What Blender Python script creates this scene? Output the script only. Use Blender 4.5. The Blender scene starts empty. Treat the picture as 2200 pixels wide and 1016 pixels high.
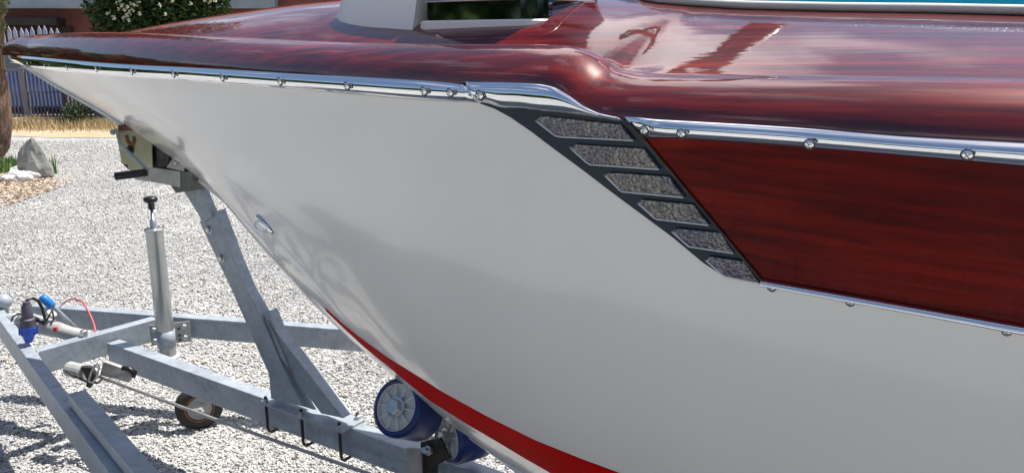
import bpy, bmesh, math, random
import numpy as np
from mathutils import Vector, Matrix, Quaternion
from mathutils.bvhtree import BVHTree
random.seed(7); rng = np.random.default_rng(7)
sc = bpy.context.scene
C = sc.collection
PI = math.pi

# ------------------------------------------------------------------ camera
FPX, PITCH, CH = 1700.0, math.radians(14.0), 1.70
cd = bpy.data.cameras.new('camera'); cam = bpy.data.objects.new('camera', cd); C.objects.link(cam)
cam.location = (0, 0, CH); cam.rotation_euler = (PI/2 - PITCH, 0, 0)
cd.sensor_width = 36; cd.lens = 36*FPX/2200.0; cd.clip_start = 0.02; cd.clip_end = 500
sc.camera = cam
# ------------------------------------------------------------------ sky and sun
SUN = Vector((0.39, 0.24, 1.0)).normalized()
elev = math.asin(SUN.z); azim = math.atan2(SUN.x, SUN.y)
w = bpy.data.worlds.new('World'); sc.world = w; w.use_nodes = True
nt = w.node_tree; bg = nt.nodes['Background']
sky = nt.nodes.new('ShaderNodeTexSky'); sky.sky_type = 'NISHITA'; sky.sun_disc = False
sky.sun_elevation = elev; sky.sun_rotation = azim
tc = nt.nodes.new('ShaderNodeTexCoord'); mp = nt.nodes.new('ShaderNodeMapping')
mp.inputs['Scale'].default_value = (1.0, 1.0, 2.2); mp.inputs['Location'].default_value = (0.35, 0.2, 0.1)
nz = nt.nodes.new('ShaderNodeTexNoise'); nz.inputs['Scale'].default_value = 2.2; nz.inputs['Detail'].default_value = 9; nz.inputs['Roughness'].default_value = 0.58
rp = nt.nodes.new('ShaderNodeValToRGB'); rp.color_ramp.elements[0].position = 0.56; rp.color_ramp.elements[1].position = 0.72; rp.color_ramp.elements[1].color = (.7, .7, .7, 1)
mx = nt.nodes.new('ShaderNodeMix'); mx.data_type = 'RGBA'
nt.links.new(tc.outputs['Generated'], mp.inputs['Vector']); nt.links.new(mp.outputs[0], nz.inputs['Vector'])
nt.links.new(nz.outputs['Fac'], rp.inputs[0])
nn_ = nt.nodes.new('ShaderNodeVectorMath'); nn_.operation = 'NORMALIZE'; nt.links.new(tc.outputs['Generated'], nn_.inputs[0])
vd = nt.nodes.new('ShaderNodeVectorMath'); vd.operation = 'DISTANCE'; vd.inputs[1].default_value = (-.02, .74, .67); nt.links.new(nn_.outputs[0], vd.inputs[0])
ad = nt.nodes.new('ShaderNodeMath'); ad.operation = 'MULTIPLY_ADD'; ad.inputs[1].default_value = -.55; nt.links.new(nz.outputs['Fac'], ad.inputs[0]); nt.links.new(vd.outputs['Value'], ad.inputs[2])
mr = nt.nodes.new('ShaderNodeMapRange'); mr.inputs['From Min'].default_value = -.13; mr.inputs['From Max'].default_value = -.03; mr.inputs['To Min'].default_value = 1; mr.inputs['To Max'].default_value = 0; nt.links.new(ad.outputs[0], mr.inputs[0])
mxm = nt.nodes.new('ShaderNodeMath'); mxm.operation = 'MAXIMUM'; nt.links.new(rp.outputs[0], mxm.inputs[0]); nt.links.new(mr.outputs[0], mxm.inputs[1]); nt.links.new(mxm.outputs[0], mx.inputs['Factor'])
nt.links.new(sky.outputs[0], mx.inputs['A']); mx.inputs['B'].default_value = (15, 14.6, 15, 1)
nt.links.new(mx.outputs['Result'], bg.inputs['Color']); bg.inputs['Strength'].default_value = 0.085
sd = bpy.data.lights.new('sun', 'SUN'); sd.energy = 5.0; sd.angle = math.radians(0.4); sd.color = (1.0, 0.955, 0.89)
so = bpy.data.objects.new('sun', sd); C.objects.link(so); so.rotation_euler = SUN.to_track_quat('Z', 'Y').to_euler(); so.location = (3, 3, 8)
sc.view_settings.view_transform = 'Standard'; sc.view_settings.look = 'None'
sc.view_settings.exposure = 0.62; sc.view_settings.gamma = 1
sc.render.engine = 'CYCLES'

# ------------------------------------------------------------------ helpers
cp, sp = math.cos(PITCH), math.sin(PITCH)
def ray(u, v):
    x = (u-1100)/FPX; y = (508-v)/FPX
    return Vector((x, cp + y*sp, -sp + y*cp))
def at_z(u, v, z):
    d = ray(u, v); return Vector((0, 0, CH)) + d*((z-CH)/d.z)
def at_y(u, v, Y):
    d = ray(u, v); return Vector((0, 0, CH)) + d*(Y/d.y)
A = Vector((0.8387, -0.5446, 0)); Pd = Vector((-0.5446, -0.8387, 0)); DC = 1.727   # boat axis, port direction
def at_o(u, v, o):                      # point on the vertical plane at offset o from the centre line
    d = ray(u, v); t = (DC-o)/(-(d.dot(Pd))); return Vector((0, 0, CH)) + d*t
B0 = at_o(26, 108, 0); B0.z = 0
def Bw(s, o, z): return B0 + A*s + Pd*o + Vector((0, 0, z))
def s_of(P): return (P-B0).dot(A)
def o_of(P): return (P-B0).dot(Pd)
def curve(pts):
    xs = [p[0] for p in pts]; ys = [p[1] for p in pts]
    n = len(xs)
    dlt = [(ys[i+1]-ys[i])/(xs[i+1]-xs[i]) for i in range(n-1)]
    m = [dlt[0]] + [0 if dlt[i-1]*dlt[i] <= 0 else 2*dlt[i-1]*dlt[i]/(dlt[i-1]+dlt[i]) for i in range(1, n-1)] + [dlt[-1]]
    def f(x):
        if x <= xs[0]: return ys[0] + m[0]*(x-xs[0])
        if x >= xs[-1]: return ys[-1] + m[-1]*(x-xs[-1])
        i = 0
        while x > xs[i+1]: i += 1
        h = xs[i+1]-xs[i]; t = (x-xs[i])/h
        return ((2*t**3-3*t*t+1)*ys[i] + (t**3-2*t*t+t)*h*m[i] + (-2*t**3+3*t*t)*ys[i+1] + (t**3-t*t)*h*m[i+1])
    return f
SMAX = 3.62
def zfit(s, o, fv):
    P = Bw(min(s, SMAX), o, 0); z = 1.5
    for _ in range(8):
        dep = P.y*cp - (z-CH)*sp; u = 1100 + FPX*P.x/dep
        t = (508-fv(u))/FPX
        z = CH + P.y*(t*cp - sp)/(cp + t*sp)
    return z
def half_beam(s):
    if s <= -0.02: return 0.0
    r = 0.028*math.sqrt(min(1, (s+0.02)/0.06)) if s < 0.04 else 0.028
    q = max(0, min(s, 3.6))
    return 0.70*(1-(1-q/3.6)**1.5) + r
def sstep(a, b, x):
    t = max(0, min(1, (x-a)/(b-a))); return t*t*(3-2*t)

def link(o, parent=None):
    C.objects.link(o)
    if parent is not None: o.parent = parent
    return o
ROOT = {}
def thing(name, label, cat, loc=(0, 0, 0), group=None):
    o = bpy.data.objects.new(name, None); link(o); o.location = loc; o.empty_display_size = .1
    o['label'] = label; o['category'] = cat
    if group: o['group'] = group
    return o
def base_of(o):
    while o.parent is not None: o = o.parent
    return Vector(o.location)
def mesh(name, V, F, mat, parent=None, smooth=False, mats=None, mi=None, label=None, bevel=0, solid=0, auto=None):
    off = base_of(parent) if parent is not None else Vector((0, 0, 0))
    me = bpy.data.meshes.new(name); me.from_pydata([tuple(Vector(v)-off) for v in V], [], F)
    bm = bmesh.new(); bm.from_mesh(me)
    bmesh.ops.remove_doubles(bm, verts=bm.verts, dist=1e-6) if smooth else None
    bmesh.ops.recalc_face_normals(bm, faces=bm.faces)
    bm.to_mesh(me); bm.free()
    for m in (mats or [mat]): me.materials.append(m)
    if mi is not None and len(mi) == len(me.polygons):
        for p, k in zip(me.polygons, mi): p.material_index = k
    if smooth: me.polygons.foreach_set('use_smooth', [True]*len(me.polygons))
    o = bpy.data.objects.new(name, me); link(o, parent)
    if solid:
        m = o.modifiers.new('s', 'SOLIDIFY'); m.thickness = solid; m.offset = 0
    if bevel:
        m = o.modifiers.new('b', 'BEVEL'); m.width = bevel; m.segments = 2; m.limit_method = 'ANGLE'; m.angle_limit = math.radians(35)
    if label: o['label'] = label
    return o
class G:                                # geometry collector
    def __init__(s): s.V = []; s.F = []; s.M = []
    def add(s, V, F, k=0):
        n = len(s.V); s.V += [Vector(v) for v in V]; s.F += [tuple(i+n for i in f) for f in F]; s.M += [k]*len(F); return s
    def box(s, c, sx, sy, sz, rot=None, k=0):
        R = rot or Matrix.Identity(3); c = Vector(c)
        V = [c + R @ Vector((x*sx/2, y*sy/2, z*sz/2)) for x in (-1, 1) for y in (-1, 1) for z in (-1, 1)]
        return s.add(V, [(0, 1, 3, 2), (4, 6, 7, 5), (0, 4, 5, 1), (2, 3, 7, 6), (0, 2, 6, 4), (1, 5, 7, 3)], k)
    def tube(s, pts, r, n=12, k=0, cap=True):
        pts = [Vector(p) for p in pts]; m = len(pts)
        rs = r if isinstance(r, (list, tuple)) else [r]*m
        T = [(pts[min(i+1, m-1)]-pts[max(i-1, 0)]).normalized() for i in range(m)]
        up = Vector((0, 0, 1)) if abs(T[0].z) < .9 else Vector((1, 0, 0))
        X = (up - T[0]*up.dot(T[0])).normalized(); V = []
        for i in range(m):
            X = (X - T[i]*X.dot(T[i])).normalized(); Y = T[i].cross(X)
            for j in range(n):
                a = 2*PI*j/n; V.append(pts[i] + (X*math.cos(a)+Y*math.sin(a))*rs[i])
        F = [(i*n+j, i*n+(j+1) % n, (i+1)*n+(j+1) % n, (i+1)*n+j) for i in range(m-1) for j in range(n)]
        if cap: F += [tuple(range(n))[::-1], tuple((m-1)*n+j for j in range(n))]
        return s.add(V, F, k)
    def prism(s, top, d, k=0):          # polygon extruded by vector d
        n = len(top); V = [Vector(p) for p in top] + [Vector(p)+d for p in top]
        return s.add(V, [tuple(range(n)), tuple(range(2*n-1, n-1, -1))] + [(i, (i+1) % n, n+(i+1) % n, n+i) for i in range(n)], k)
    def grid(s, rows, k=0, flip=False):
        n = len(rows[0]); V = [p for r in rows for p in r]
        F = [(i*n+j, i*n+j+1, (i+1)*n+j+1, (i+1)*n+j) for i in range(len(rows)-1) for j in range(n-1)]
        return s.add(V, F, k)
    def lathe(s, c, ax, prof, n=24, k=0):   # prof: (radius, distance along ax)
        ax = Vector(ax).normalized(); c = Vector(c)
        X = ax.orthogonal().normalized(); Y = ax.cross(X); V = []
        for r, h in prof:
            for j in range(n):
                a = 2*PI*j/n; V.append(c + ax*h + (X*math.cos(a)+Y*math.sin(a))*r)
        F = [(i*n+j, i*n+(j+1) % n, (i+1)*n+(j+1) % n, (i+1)*n+j) for i in range(len(prof)-1) for j in range(n)]
        return s.add(V, F, k)
    def out(s, name, mat, parent=None, **kw):
        if isinstance(mat, (list, tuple)): return mesh(name, s.V, s.F, None, parent, mats=list(mat), mi=s.M, **kw)
        return mesh(name, s.V, s.F, mat, parent, **kw)
def resample(pts, n):
    P = [Vector((p[0], p[1], 0)) for p in pts]; L = [0]
    for a, b in zip(P, P[1:]): L.append(L[-1]+(b-a).length)
    out = []
    for i in range(n):
        t = L[-1]*i/(n-1); k = 0
        while k < len(P)-2 and L[k+1] < t: k += 1
        q = (t-L[k])/max(1e-9, L[k+1]-L[k]); out.append(P[k].lerp(P[k+1], q))
    return [(p.x, p.y) for p in out]

# ------------------------------------------------------------------ materials
def mat(name, col, rough=0.5, metal=0.0, coat=0.0, spec=0.5, coatr=0.03):
    m = bpy.data.materials.new(name); m.use_nodes = True; b = m.node_tree.nodes['Principled BSDF']
    b.inputs['Base Color'].default_value = (*col, 1); b.inputs['Roughness'].default_value = rough
    b.inputs['Metallic'].default_value = metal; b.inputs['Coat Weight'].default_value = coat
    b.inputs['Coat Roughness'].default_value = coatr; b.inputs['Specular IOR Level'].default_value = spec
    return m
def N(m, t): return m.node_tree.nodes.new(t)
def L(m, a, b): m.node_tree.links.new(a, b)
def coords(m, rot=0.0, scale=(1, 1, 1)):
    t = N(m, 'ShaderNodeTexCoord'); a = N(m, 'ShaderNodeMapping'); a.inputs['Rotation'].default_value = (0, 0, rot)
    b = N(m, 'ShaderNodeMapping'); b.inputs['Scale'].default_value = scale
    L(m, t.outputs['Object'], a.inputs['Vector']); L(m, a.outputs[0], b.inputs['Vector']); return b.outputs[0]
def noise(m, vec, scale, detail=4, rough=.55, dist=0):
    n = N(m, 'ShaderNodeTexNoise'); n.inputs['Scale'].default_value = scale; n.inputs['Detail'].default_value = detail
    n.inputs['Roughness'].default_value = rough; n.inputs['Distortion'].default_value = dist
    if vec is not None: L(m, vec, n.inputs['Vector'])
    return n.outputs['Fac']
def ramp(m, fac, stops):
    r = N(m, 'ShaderNodeValToRGB'); e = r.color_ramp.elements
    while len(e) < len(stops): e.new(.5)
    for k, (p, c) in enumerate(stops): e[k].position = p; e[k].color = (*c, 1)
    L(m, fac, r.inputs[0]); return r.outputs[0]
def bump(m, h, strength, dist=.01, coat=False):
    b = N(m, 'ShaderNodeBump'); b.inputs['Strength'].default_value = strength; b.inputs['Distance'].default_value = dist
    L(m, h, b.inputs['Height']); p = m.node_tree.nodes['Principled BSDF']; L(m, b.outputs[0], p.inputs['Normal'])
    if coat: L(m, b.outputs[0], p.inputs['Coat Normal'])
def setc(m, col): L(m, col, m.node_tree.nodes['Principled BSDF'].inputs['Base Color'])
def noisy(name, c1, c2, scale, rough=.6, metal=0, bs=.2, bd=.005, detail=5, **k):
    m = mat(name, c1, rough, metal, **k); f = noise(m, coords(m), scale, detail)
    setc(m, ramp(m, f, [(.3, c1), (.7, c2)])); 
    if bs: bump(m, f, bs, bd)
    return m
ANG = math.radians(33)
def wood(name, c1, c2, c3, coat=1.0, spec=.5, ior=1.5):
    m = mat(name, c1, .35, coat=coat, coatr=.02, spec=spec)
    m.node_tree.nodes['Principled BSDF'].inputs['Specular Tint'].default_value = (1, .35, .3, 1); v = coords(m, ANG, (1.6, 42, 42))
    f = noise(m, v, 1.6, 7, .62, .4); v2 = coords(m, ANG, (1.2, 7, 7)); g = noise(m, v2, 1.3, 3)
    col = ramp(m, f, [(.34, c1), (.5, c2), (.66, c3)]); mxn = N(m, 'ShaderNodeMix'); mxn.data_type = 'RGBA'; mxn.blend_type = 'MULTIPLY'
    mxn.inputs['Factor'].default_value = .75; L(m, col, mxn.inputs['A']); L(m, ramp(m, g, [(.3, (.45, .4, .4)), (.65, (1, 1, 1))]), mxn.inputs['B'])
    setc(m, mxn.outputs['Result'])
    # lacquer: a barely wavy clear coat
    bm_ = N(m, 'ShaderNodeBump'); bm_.inputs['Strength'].default_value = .06; bm_.inputs['Distance'].default_value = .004
    L(m, noise(m, coords(m, ANG, (5, 60, 60)), 1.0, 3), bm_.inputs['Height'])
    p = m.node_tree.nodes['Principled BSDF']; L(m, bm_.outputs[0], p.inputs['Coat Normal']); p.inputs['Coat IOR'].default_value = ior
    return m
M_deck = wood('deck_mahogany', (.045, .0015, .0015), (.12, .0045, .003), (.22, .015, .007), ior=1.7, spec=.15)
M_panel = wood('panel_mahogany', (.055, .0015, .001), (.12, .0025, .0015), (.19, .006, .003), coat=.25, ior=1.35, spec=.08)
M_hull = mat('white_gelcoat', (.70, .70, .69), .19, coat=.42, coatr=.05)
_f = noise(M_hull, coords(M_hull), 1.6, 3); setc(M_hull, ramp(M_hull, _f, [(.35, (.705, .69, .66)), (.65, (.74, .725, .695))]))
bump(M_hull, noise(M_hull, coords(M_hull), 5.0, 2), .05, .02)
M_white = mat('white_gelcoat_fitting', (.92, .885, .80), .35, coat=.2)
M_red = noisy('red_antifouling', (.42, .002, .003), (.50, .005, .005), 9, .6, bs=.03, spec=.03)
_v = noise(M_red, coords(M_red), 60, 6, .7)
M_keel = noisy('keel_band_white', (.60, .60, .60), (.72, .72, .72), 14, .35, bs=.05)
M_chrome = mat('chrome', (.86, .87, .89), .045, 1.0)
bump(M_chrome, noise(M_chrome, coords(M_chrome, ANG, (6, 30, 30)), 1.0, 2), .06, .003)
M_plate = mat('emblem_plate_navy', (.006, .018, .034), .2, 0, spec=.25)
M_smoke = mat('smoked_chrome', (.20, .21, .25), .05, 1.0)
M_bar = mat('pebbled_pewter', (.36, .35, .35), .36, .85)
bump(M_bar, noise(M_bar, coords(M_bar), 150, 1), .55, .02)
_f = noise(M_bar, coords(M_bar), 14, 3); setc(M_bar, ramp(M_bar, _f, [(.35, (.20, .19, .22)), (.6, (.27, .255, .235))]))
M_black = mat('black_plastic', (.008, .008, .010), .35)
M_rubber = noisy('black_rubber', (.015, .015, .015), (.035, .033, .03), 60, .75)
M_galv = mat('galvanised_steel', (.42, .45, .48), .42, .12)
_v = N(M_galv, 'ShaderNodeTexVoronoi'); _v.inputs['Scale'].default_value = 55; L(M_galv, coords(M_galv), _v.inputs['Vector'])
_a = noise(M_galv, coords(M_galv), 7, 5, .6)
_mx = N(M_galv, 'ShaderNodeMix'); _mx.data_type = 'RGBA'; _mx.blend_type = 'MULTIPLY'; _mx.inputs['Factor'].default_value = .18
L(M_galv, ramp(M_galv, _a, [(.3, (.31, .355, .40)), (.55, (.37, .415, .46)), (.75, (.44, .48, .52))]), _mx.inputs['A']); _s = N(M_galv, 'ShaderNodeSeparateColor'); L(M_galv, _v.outputs['Color'], _s.inputs[0]); L(M_galv, _s.outputs[0], _mx.inputs['B'])
_st = N(M_galv, 'ShaderNodeMix'); _st.data_type = 'RGBA'; _st.blend_type = 'MULTIPLY'; _st.inputs['Factor'].default_value = .8
L(M_galv, _mx.outputs['Result'], _st.inputs['A']); L(M_galv, ramp(M_galv, noise(M_galv, coords(M_galv), 11, 8, .72), [(.28, (.55, .50, .45)), (.40, (.92, .91, .90)), (.5, (1, 1, 1))]), _st.inputs['B'])
setc(M_galv, _st.outputs['Result'])
_r = N(M_galv, 'ShaderNodeMapRange'); _r.inputs['To Min'].default_value = .34; _r.inputs['To Max'].default_value = .58; L(M_galv, _a, _r.inputs[0]); L(M_galv, _r.outputs[0], M_galv.node_tree.nodes['Principled BSDF'].inputs['Roughness'])
bump(M_galv, noise(M_galv, coords(M_galv), 40, 4), .12, .002)
M_tube = noisy('zinc_plated_tube', (.40, .42, .42), (.50, .52, .51), 6, .30, .8, bs=.03)
M_galv2 = noisy('dull_galvanised_steel', (.30, .30, .29), (.46, .45, .43), 18, .5, .6, bs=.1)
M_zinc = noisy('olive_zinc', (.34, .33, .19), (.50, .50, .34), 9, .4, .5, bs=.05)
M_bolt = noisy('zinc_bolt', (.45, .46, .48), (.62, .63, .65), 50, .3, .9, bs=.05)
M_dark = noisy('dark_oily_steel', (.03, .028, .026), (.09, .08, .07), 30, .55, .6)
M_grey = noisy('cast_grey', (.33, .33, .32), (.48, .48, .46), 20, .55, .1)
M_blue = noisy('blue_polyurethane', (.002, .018, .10), (.003, .027, .15), 10, .38, bs=.04)
M_bluep = mat('blue_plug_plastic', (.03, .10, .52), .4)
M_blueg = mat('blue_grip_rubber', (.01, .17, .50), .45)
M_redc = mat('red_cable', (.55, .06, .07), .45)
M_hub = noisy('roller_hub_plastic', (.50, .50, .49), (.58, .58, .57), 30, .5, bs=.03)
M_hubrib = mat('roller_hub_rib', (.72, .72, .70), .45)
M_turq = mat('turquoise_vinyl', (.0, .40, .60), .38)
bump(M_turq, noise(M_turq, coords(M_turq), 160, 3), .8, .003)
_f = noise(M_turq, coords(M_turq), 3, 2); setc(M_turq, ramp(M_turq, _f, [(.3, (.0, .38, .58)), (.7, (.01, .48, .68))]))
M_cream = noisy('cream_piping', (.62, .60, .53), (.70, .68, .62), 15, .4, bs=.03)
M_rust = noisy('rusty_brown', (.12, .04, .02), (.26, .11, .05), 25, .8)

# ------------------------------------------------------------------ ground
def gravel_mat():
    m = mat('gravel', (.5, .5, .49), .85, spec=.2); t = coords(m)
    v = N(m, 'ShaderNodeTexVoronoi'); v.inputs['Scale'].default_value = 78; L(m, t, v.inputs['Vector'])
    v2 = N(m, 'ShaderNodeTexVoronoi'); v2.inputs['Scale'].default_value = 78; v2.feature = 'DISTANCE_TO_EDGE'; L(m, t, v2.inputs['Vector'])
    sep = N(m, 'ShaderNodeSeparateColor'); L(m, v.outputs['Color'], sep.inputs[0])
    c = ramp(m, sep.outputs[0], [(0, (.22, .22, .22)), (.2, (.44, .44, .43)), (.5, (.58, .575, .56)), (1, (.74, .735, .72))])
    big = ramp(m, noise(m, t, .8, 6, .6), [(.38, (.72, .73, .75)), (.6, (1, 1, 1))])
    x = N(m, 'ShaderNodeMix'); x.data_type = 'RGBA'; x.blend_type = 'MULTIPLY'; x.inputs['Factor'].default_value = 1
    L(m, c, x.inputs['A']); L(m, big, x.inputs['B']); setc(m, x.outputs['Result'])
    r = N(m, 'ShaderNodeMapRange'); r.inputs['From Max'].default_value = .35; L(m, v2.outputs['Distance'], r.inputs[0])
    a = N(m, 'ShaderNodeMath'); a.operation = 'ADD'; L(m, r.outputs[0], a.inputs[0]); L(m, sep.outputs[1], a.inputs[1])
    bump(m, a.outputs[0], .9, .008); return m
M_gravel = gravel_mat()
g = G(); n = 60
g.grid([[Vector((-150+300*i/n, -100+300*j/n, 0)) for j in range(n+1)] for i in range(n+1)])
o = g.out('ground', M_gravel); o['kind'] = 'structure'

def pebbles():
    K = 220000
    yy = 1.6 + (rng.random(K)**1.35)*12.0
    xx = (-0.72 + rng.random(K)*1.02)*(yy*1.02+.35)
    r = (0.0027 + rng.random(K)**2*.0050)*(1+.07*yy)
    base = np.array([(1, 0, 0), (-.5, .87, 0), (-.5, -.87, 0), (.55, .5, .75), (-.75, .1, .7), (.1, -.7, .72), (.3, .2, -.8)], float)
    fc = np.array([(0, 1, 3), (1, 4, 3), (1, 2, 4), (2, 5, 4), (2, 0, 5), (0, 3, 5), (3, 4, 5), (0, 2, 6), (2, 1, 6), (1, 0, 6)])
    Rm = rng.normal(size=(K, 4)); Rm /= np.linalg.norm(Rm, axis=1)[:, None]; q = Rm
    W, X, Y, Z = q.T
    R = np.stack([np.stack([1-2*(Y*Y+Z*Z), 2*(X*Y-Z*W), 2*(X*Z+Y*W)], -1), np.stack([2*(X*Y+Z*W), 1-2*(X*X+Z*Z), 2*(Y*Z-X*W)], -1), np.stack([2*(X*Z-Y*W), 2*(Y*Z+X*W), 1-2*(X*X+Y*Y)], -1)], 1)
    sc3 = .75+rng.random((K, 1, 3))*.6
    jit = 1+(rng.random((K, 7, 1))-.5)*.3
    P = np.einsum('kij,knj->kni', R, base[None]*sc3*jit)*r[:, None, None]
    P[..., 2] *= .75; P[..., 0] += xx[:, None]; P[..., 1] += yy[:, None]; P[..., 2] += (r*.4)[:, None]
    V = P.reshape(-1, 3); F = (fc[None]+(np.arange(K)*7)[:, None, None]).reshape(-1, 3)
    me = bpy.data.meshes.new('gravel_stones'); me.vertices.add(len(V)); me.vertices.foreach_set('co', V.ravel())
    me.loops.add(F.size); me.loops.foreach_set('vertex_index', F.ravel().astype(np.int32))
    me.polygons.add(len(F)); me.polygons.foreach_set('loop_start', (np.arange(len(F))*3).astype(np.int32))
    me.update(calc_edges=True); me.validate()
    m = mat('gravel_stone', (.6, .6, .58), .85, spec=.2); gi = N(m, 'ShaderNodeNewGeometry')
    setc(m, ramp(m, gi.outputs['Random Per Island'], [(0, (.16, .155, .15)), (.14, (.36, .35, .335)), (.45, (.53, .515, .49)), (.97, (.68, .665, .635)), (1, (.6, .52, .42))]))
    b_ = m.node_tree.nodes['Principled BSDF']; src = b_.inputs['Base Color'].links[0].from_socket
    x = N(m, 'ShaderNodeMix'); x.data_type = 'RGBA'; x.blend_type = 'MULTIPLY'; x.inputs['Factor'].default_value = 1; L(m, src, x.inputs['A'])
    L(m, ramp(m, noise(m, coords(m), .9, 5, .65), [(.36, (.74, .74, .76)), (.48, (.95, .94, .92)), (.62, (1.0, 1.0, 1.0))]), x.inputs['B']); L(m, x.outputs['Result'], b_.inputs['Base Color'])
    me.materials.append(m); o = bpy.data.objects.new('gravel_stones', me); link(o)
    o['kind'] = 'stuff'; o['label'] = 'loose pale grey crushed stones covering the yard'; o['category'] = 'gravel'
pebbles()

# ================================================================== BOAT
boat = thing('motorboat', 'white hulled runabout with varnished mahogany deck and chrome rub rail resting on its trailer', 'boat', Bw(1.0, 0, .45))
v_sheer = curve([(20, 124), (148, 144), (280, 154), (507, 167), (780, 186), (1000, 199), (1150, 205), (1200, 215), (1260, 237), (1330, 256), (1400, 276), (1800, 303), (2200, 333)])
stem_px = [(36, 128), (90, 165), (130, 190), (240, 253), (340, 322), (440, 394), (500, 444), (560, 500), (620, 571), (680, 645), (740, 708), (790, 752), (836, 792), (868, 820), (905, 850), (943, 876), (1032, 950), (1060, 968), (1105, 1003), (1180, 1046)]
sp_pts = [at_o(u, v, 0) for u, v in stem_px]
_st = [(s_of(P), P.z) for P in sp_pts]; _st = [(-0.02, _st[0][1]+.02)] + [q for q in _st if q[0] > 0.0]
_st += [(3.0, _st[-1][1]-.10), (4.2, _st[-1][1]-.14), (6, _st[-1][1]-.15)]
zk = curve(_st)
HS = [-.02, -.01, 0, .02, .04] + [.06+i*.035 for i in range(100)]; HS = [s for s in HS if s < 3.5] + [3.6, 3.9, 4.3, 4.8, 5.3]
NT = 26
def hull_pt(s, t, side=1):
    b = half_beam(s); zt = zfit(s, b, v_sheer); z0 = min(zk(s), zt)
    w_ = .16 + .36*sstep(.8, 2.6, s)
    flare = .30*(1-sstep(.0, 1.9, s))          # concave flare at the bow
    o = b*((1-w_-flare)*t + w_*math.sin(PI/2*t) + flare*t*t)
    z = z0 + (zt-z0)*((1-w_)*t + w_*(1-math.cos(PI/2*t)))
    return Bw(s, side*o, z)
Tn = [(j/NT)**1.3 for j in range(NT+1)]
port = [[hull_pt(s, t) for t in Tn] for s in HS]; star = [[hull_pt(s, t, -1) for t in Tn] for s in HS]
g = G(); g.grid(port); g.grid(star)
g.add([*port[-1], *star[-1][::-1]], [tuple(range(2*len(Tn)))])
hull = g.out('hull', M_hull, boat, smooth=True)
gp = G(); gp.grid(port); bvh = BVHTree.FromPolygons([tuple(v) for v in gp.V], gp.F)
print('sheer z', [round(zfit(s, half_beam(s), v_sheer), 3) for s in (0, .5, 1, 1.5, 2, 2.5, 3, 3.5)], 'keel', [round(zk(s), 3) for s in (0, .5, 1, 1.5, 2, 2.5, 3, 3.5)])
def on_hull(u, v, off=0.0):
    d = ray(u, v).normalized(); h = bvh.ray_cast(Vector((0, 0, CH)), d)
    if h[0] is None:                    # just past the outline: nearest point of the surface
        if v < v_sheer(u) + 25 and u > 700:
            for dv in range(1, 30):
                h = bvh.ray_cast(Vector((0, 0, CH)), ray(u, v+dv).normalized())
                if h[0] is not None: break
            P, nn = h[0], h[1]
        else: q = bvh.find_nearest(Vector((0, 0, CH)) + d*((DC-.0)/(-(d.dot(Pd))))); P, nn = q[0], q[1]
    else: P, nn = h[0], h[1]
    if nn.dot(d) > 0: nn = -nn
    return P + nn*off, nn
def hull_patch(name, top, bot, n, m, off, mt, parent, raise_=None, skirt=.006, label=None, smooth=True):
    a = resample(top, n); b = resample(bot, n); rows = []
    for i in range(n):
        row = []
        for j in range(m):
            t = j/(m-1); u = a[i][0]*(1-t)+b[i][0]*t; v = a[i][1]*(1-t)+b[i][1]*t
            h = off + (raise_(t) if raise_ else 0)
            row.append(on_hull(u, v, h)[0])
        e0 = on_hull(a[i][0], a[i][1], off-skirt)[0]; e1 = on_hull(b[i][0], b[i][1], off-skirt)[0]
        rows.append([e0]+row+[e1])
    s0 = [on_hull(a[0][0]*(1-t)+b[0][0]*t, a[0][1]*(1-t)+b[0][1]*t, off-skirt)[0] for t in [0]+[j/(m-1) for j in range(m)]+[1]]
    s1 = [on_hull(a[-1][0]*(1-t)+b[-1][0]*t, a[-1][1]*(1-t)+b[-1][1]*t, off-skirt)[0] for t in [0]+[j/(m-1) for j in range(m)]+[1]]
    g = G(); g.grid([s0]+rows+[s1]); o = g.out(name, mt, parent, smooth=smooth, label=label)
    if smooth:
        e = o.modifiers.new('e', 'EDGE_SPLIT'); e.split_angle = math.radians(40)
    return o
# red boot stripe and pale keel band
hull_patch('boot_stripe', [(698, 660), (735, 694), (770, 722), (830, 766), (880, 797), (950, 841), (1050, 896), (1150, 945), (1250, 985), (1400, 1040), (1600, 1105)],
           [(702, 668), (740, 705), (785, 746), (836, 787), (868, 814), (919, 856), (1003, 909), (1060, 942), (1130, 984), (1220, 1035), (1380, 1110)], 60, 6, .0015, M_red, boat, skirt=.002)
kb = []
for i in range(70):
    s = .0 + 3.2*(i/69); z = zk(s)
    row = [Bw(s, .013, z+.010), Bw(s+.004, .014, z-.004), Bw(s+.004, -.014, z-.004), Bw(s, -.013, z+.010)]
    kb.append(row)
g = G(); g.grid(kb); g.out('keel_band', M_keel, boat)

# deck
v_ct = curve([(20, 117), (89, 123), (207, 133), (300, 139), (394, 143), (507, 149), (621, 156), (780, 164), (900, 172), (992, 175), (1152, 179), (1187, 185), (1218, 200), (1258, 227), (1294, 242), (1334, 250), (1400, 253), (1700, 271), (1950, 291), (2200, 305)])
v_bt = curve([(20, 92), (40, 84), (60, 78), (100, 74), (200, 69), (300, 70), (400, 75), (500, 80), (600, 85), (760, 91), (1000, 95), (1150, 95), (1225, 98), (1262, 107), (1296, 125), (1330, 150), (1400, 160), (1800, 166), (2200, 170)])
v_cr = curve([(20, 84), (100, 68), (200, 66), (260, 63), (400, 44), (560, 23), (740, 2), (1000, -14), (1300, -12), (1700, 2), (2200, 10)])
DN = 14; CN = 20
def at_sheer(u, v, ex):
    o = .3
    for _ in range(30):
        P = at_o(u, v, o); o = .5*o + .5*(half_beam(s_of(P))+ex)
    return at_o(u, v, o)
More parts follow.
